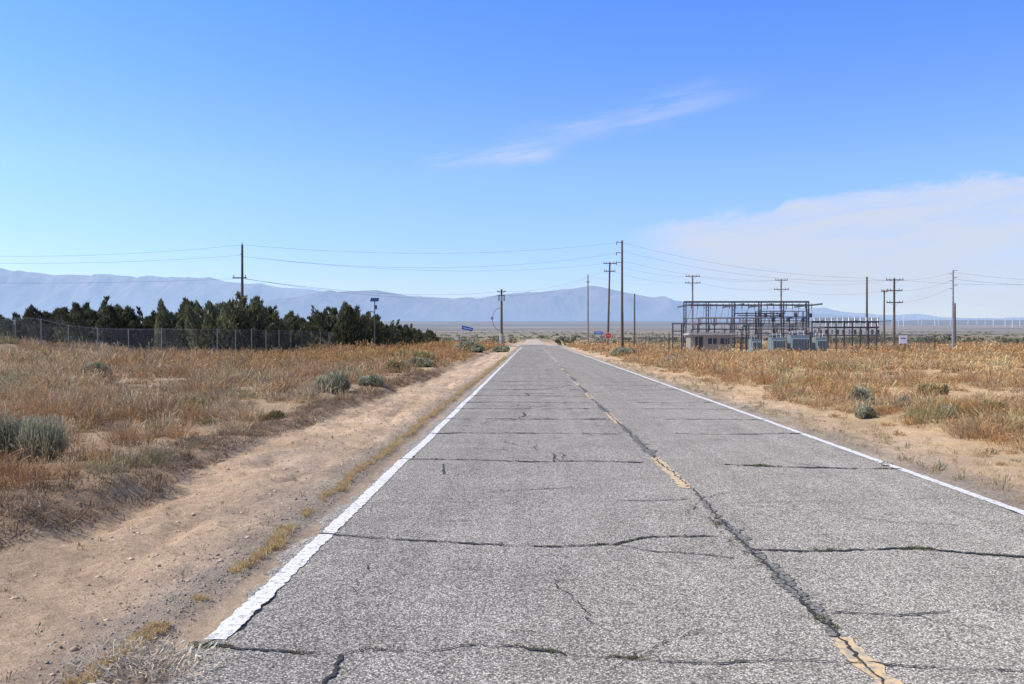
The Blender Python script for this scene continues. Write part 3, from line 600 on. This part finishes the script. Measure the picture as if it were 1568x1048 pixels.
mountains('mountain_range',11000,[(250,500),(330,482),(420,462),(480,452),(530,446),(575,444),(600,448),(640,456),(690,460),(740,458),(790,452),(840,447),(875,442),(905,437),(930,441),(960,448),(1000,456),(1050,463),(1110,470),(1180,476),(1270,484),(1370,492),(1480,498),(1568,502)],2500,.81,(.345,.50,.80),(.38,.29,.23),8,.10)
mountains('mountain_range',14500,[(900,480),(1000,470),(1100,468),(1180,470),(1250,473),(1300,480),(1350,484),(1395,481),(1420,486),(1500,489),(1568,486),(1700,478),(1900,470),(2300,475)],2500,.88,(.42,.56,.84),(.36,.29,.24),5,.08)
# ------------------------------------------------------------ sky + sun
SUN_EL=math.radians(50); sd=Vector((-.93,-.12,0)).normalized()
w=bpy.data.worlds.new('World'); scene.world=w; w.use_nodes=True; nt=w.node_tree; nt.nodes.clear(); L=nt.links.new
def Mt(op,*a):
    n=N(nt,'ShaderNodeMath',operation=op)
    for i,v in enumerate(a):
        if isinstance(v,(int,float)): n.inputs[i].default_value=v
        else: L(v,n.inputs[i])
    return n.outputs[0]
def SS(v,a,b):
    n=N(nt,'ShaderNodeMapRange',interpolation_type='SMOOTHSTEP'); L(v,n.inputs[0]); n.inputs[1].default_value=a; n.inputs[2].default_value=b; return n.outputs[0]
sky=N(nt,'ShaderNodeTexSky',sky_type='NISHITA'); sky.sun_disc=False; sky.sun_elevation=SUN_EL; sky.sun_rotation=math.atan2(sd.x,sd.y); sky.altitude=900; sky.air_density=1.0; sky.dust_density=.6; sky.ozone_density=2.0
tc=N(nt,'ShaderNodeTexCoord'); sp=N(nt,'ShaderNodeSeparateXYZ'); L(tc.outputs['Generated'],sp.inputs[0])
yy=Mt('MAXIMUM',sp.outputs[1],.08); u=Mt('DIVIDE',sp.outputs[0],yy); v=Mt('DIVIDE',sp.outputs[2],yy)
rp=N(nt,'ShaderNodeValToRGB'); L(sp.outputs[2],rp.inputs[0]); el=rp.color_ramp.elements
S_=3.2
el[1].position=.80; el[1].color=[1.05/S_,1.25/S_,1.6/S_,1]; el[0].position=0; el[0].color=[1.20/S_,1.26/S_,1.66/S_,1]
for p,c in ((.06,(1.26,1.36,1.80)),(.18,(1.42,1.66,2.45)),(.38,(1.0,1.60,2.78)),(.5,(1.05,1.35,2.1))):
    q=el.new(p); q.color=[k/S_ for k in c]+[1]
sm_=N(nt,'ShaderNodeVectorMath',operation='MULTIPLY'); L(sky.outputs[0],sm_.inputs[0]); L(rp.outputs[0],sm_.inputs[1])
lr=Mt('MULTIPLY',Mt('SUBTRACT',1.,Mt('MULTIPLY',sp.outputs[0],.18)),S_)
sm2=N(nt,'ShaderNodeVectorMath',operation='SCALE'); L(sm_.outputs[0],sm2.inputs[0]); L(lr,sm2.inputs['Scale'])
def nz(su,sv,sh,off,det=5,rough=.6,dist=.4):
    vv=Mt('ADD',v,Mt('MULTIPLY',u,-sh)); c=N(nt,'ShaderNodeCombineXYZ'); L(Mt('MULTIPLY',u,su),c.inputs[0]); L(Mt('MULTIPLY',vv,sv),c.inputs[1]); c.inputs[2].default_value=off
    n=N(nt,'ShaderNodeTexNoise'); n.inputs['Scale'].default_value=1; n.inputs['Detail'].default_value=det; n.inputs['Roughness'].default_value=rough; n.inputs['Distortion'].default_value=dist; L(c.outputs[0],n.inputs['Vector']); return n.outputs['Fac']
na=nz(9,22,.12,0); nb=nz(7,50,.16,4); nc=nz(3,9,.1,9,3)
top=Mt('SUBTRACT',Mt('ADD',Mt('MULTIPLY',u,.17),.127-.0190),Mt('MULTIPLY',Mt('MAXIMUM',Mt('SUBTRACT',u,.45),0),.16))
e1=SS(Mt('SUBTRACT',Mt('ADD',top,Mt('MULTIPLY',Mt('SUBTRACT',na,.5),.055)),v),-.002,.012)
bot=Mt('ADD',Mt('MULTIPLY',u,-.22),.132)
e2=SS(Mt('ADD',Mt('SUBTRACT',v,bot),Mt('MULTIPLY',Mt('SUBTRACT',nc,.5),.07)),-.04,.03)
c1=Mt('MULTIPLY',Mt('MULTIPLY',e1,e2),Mt('MULTIPLY',SS(u,.09,.19),Mt('ADD',.62,Mt('MULTIPLY',SS(nb,.3,.7),.36))))
def gau(x,s): return Mt('POWER',2.718,Mt('MULTIPLY',-1,Mt('POWER',Mt('DIVIDE',Mt('ABSOLUTE',x),s),2)))
l1=Mt('MULTIPLY',gau(Mt('SUBTRACT',Mt('ADD',v,Mt('MULTIPLY',Mt('SUBTRACT',na,.5),.03)),Mt('ADD',.2147,Mt('MULTIPLY',u,.08))),.010),Mt('MULTIPLY',SS(u,-.15,-.08),Mt('SUBTRACT',1,SS(u,.0,.045))))
l2=Mt('MULTIPLY',gau(Mt('SUBTRACT',Mt('ADD',v,Mt('MULTIPLY',Mt('SUBTRACT',na,.5),.04)),Mt('ADD',.232,Mt('MULTIPLY',u,.22))),.015),Mt('MULTIPLY',SS(u,-.06,.09),Mt('SUBTRACT',1,SS(u,.14,.30))))
c2=Mt('MULTIPLY',Mt('MULTIPLY',Mt('ADD',Mt('MULTIPLY',l1,1.2),Mt('MULTIPLY',l2,.85)),SS(nb,.30,.62)),.50)
veil=Mt('MULTIPLY',Mt('MULTIPLY',SS(u,.0,.4),Mt('MULTIPLY',SS(v,.01,.05),Mt('SUBTRACT',1,SS(v,.06,.17)))),Mt('MULTIPLY',SS(nc,.35,.65),.45))
cl=Mt('MINIMUM',Mt('ADD',Mt('ADD',c1,c2),veil),.94); cl=Mt('MULTIPLY',cl,SS(sp.outputs[1],.1,.3))
mx=N(nt,'ShaderNodeMix',data_type='RGBA'); L(cl,mx.inputs[0]); L(sm2.outputs[0],mx.inputs[6]); mx.inputs[7].default_value=(6.5,7.2,8.6,1)
bg=N(nt,'ShaderNodeBackground'); bg.inputs[1].default_value=.1; L(mx.outputs[2],bg.inputs[0]); o=N(nt,'ShaderNodeOutputWorld'); L(bg.outputs[0],o.inputs[0])
ld=bpy.data.lights.new('sun','SUN'); ld.energy=4.8; ld.angle=math.radians(.5); ld.color=(1,.93,.82); lo=bpy.data.objects.new('sun',ld); scene.collection.objects.link(lo)
dv=Vector((sd.x*math.cos(SUN_EL),sd.y*math.cos(SUN_EL),math.sin(SUN_EL))); lo.rotation_euler=dv.to_track_quat('Z','Y').to_euler(); lo.location=(0,0,50)
cam=bpy.data.cameras.new('camera'); cam.lens=30; cam.sensor_width=36; cam.clip_end=60000; cam.clip_start=.05
co=bpy.data.objects.new('camera',cam); scene.collection.objects.link(co); co.location=(0,0,H+.012); co.rotation_euler=(math.radians(90-.35),0,math.radians(1.36)); scene.camera=co
scene.view_settings.view_transform='Standard'; scene.view_settings.look='None'; scene.view_settings.exposure=0
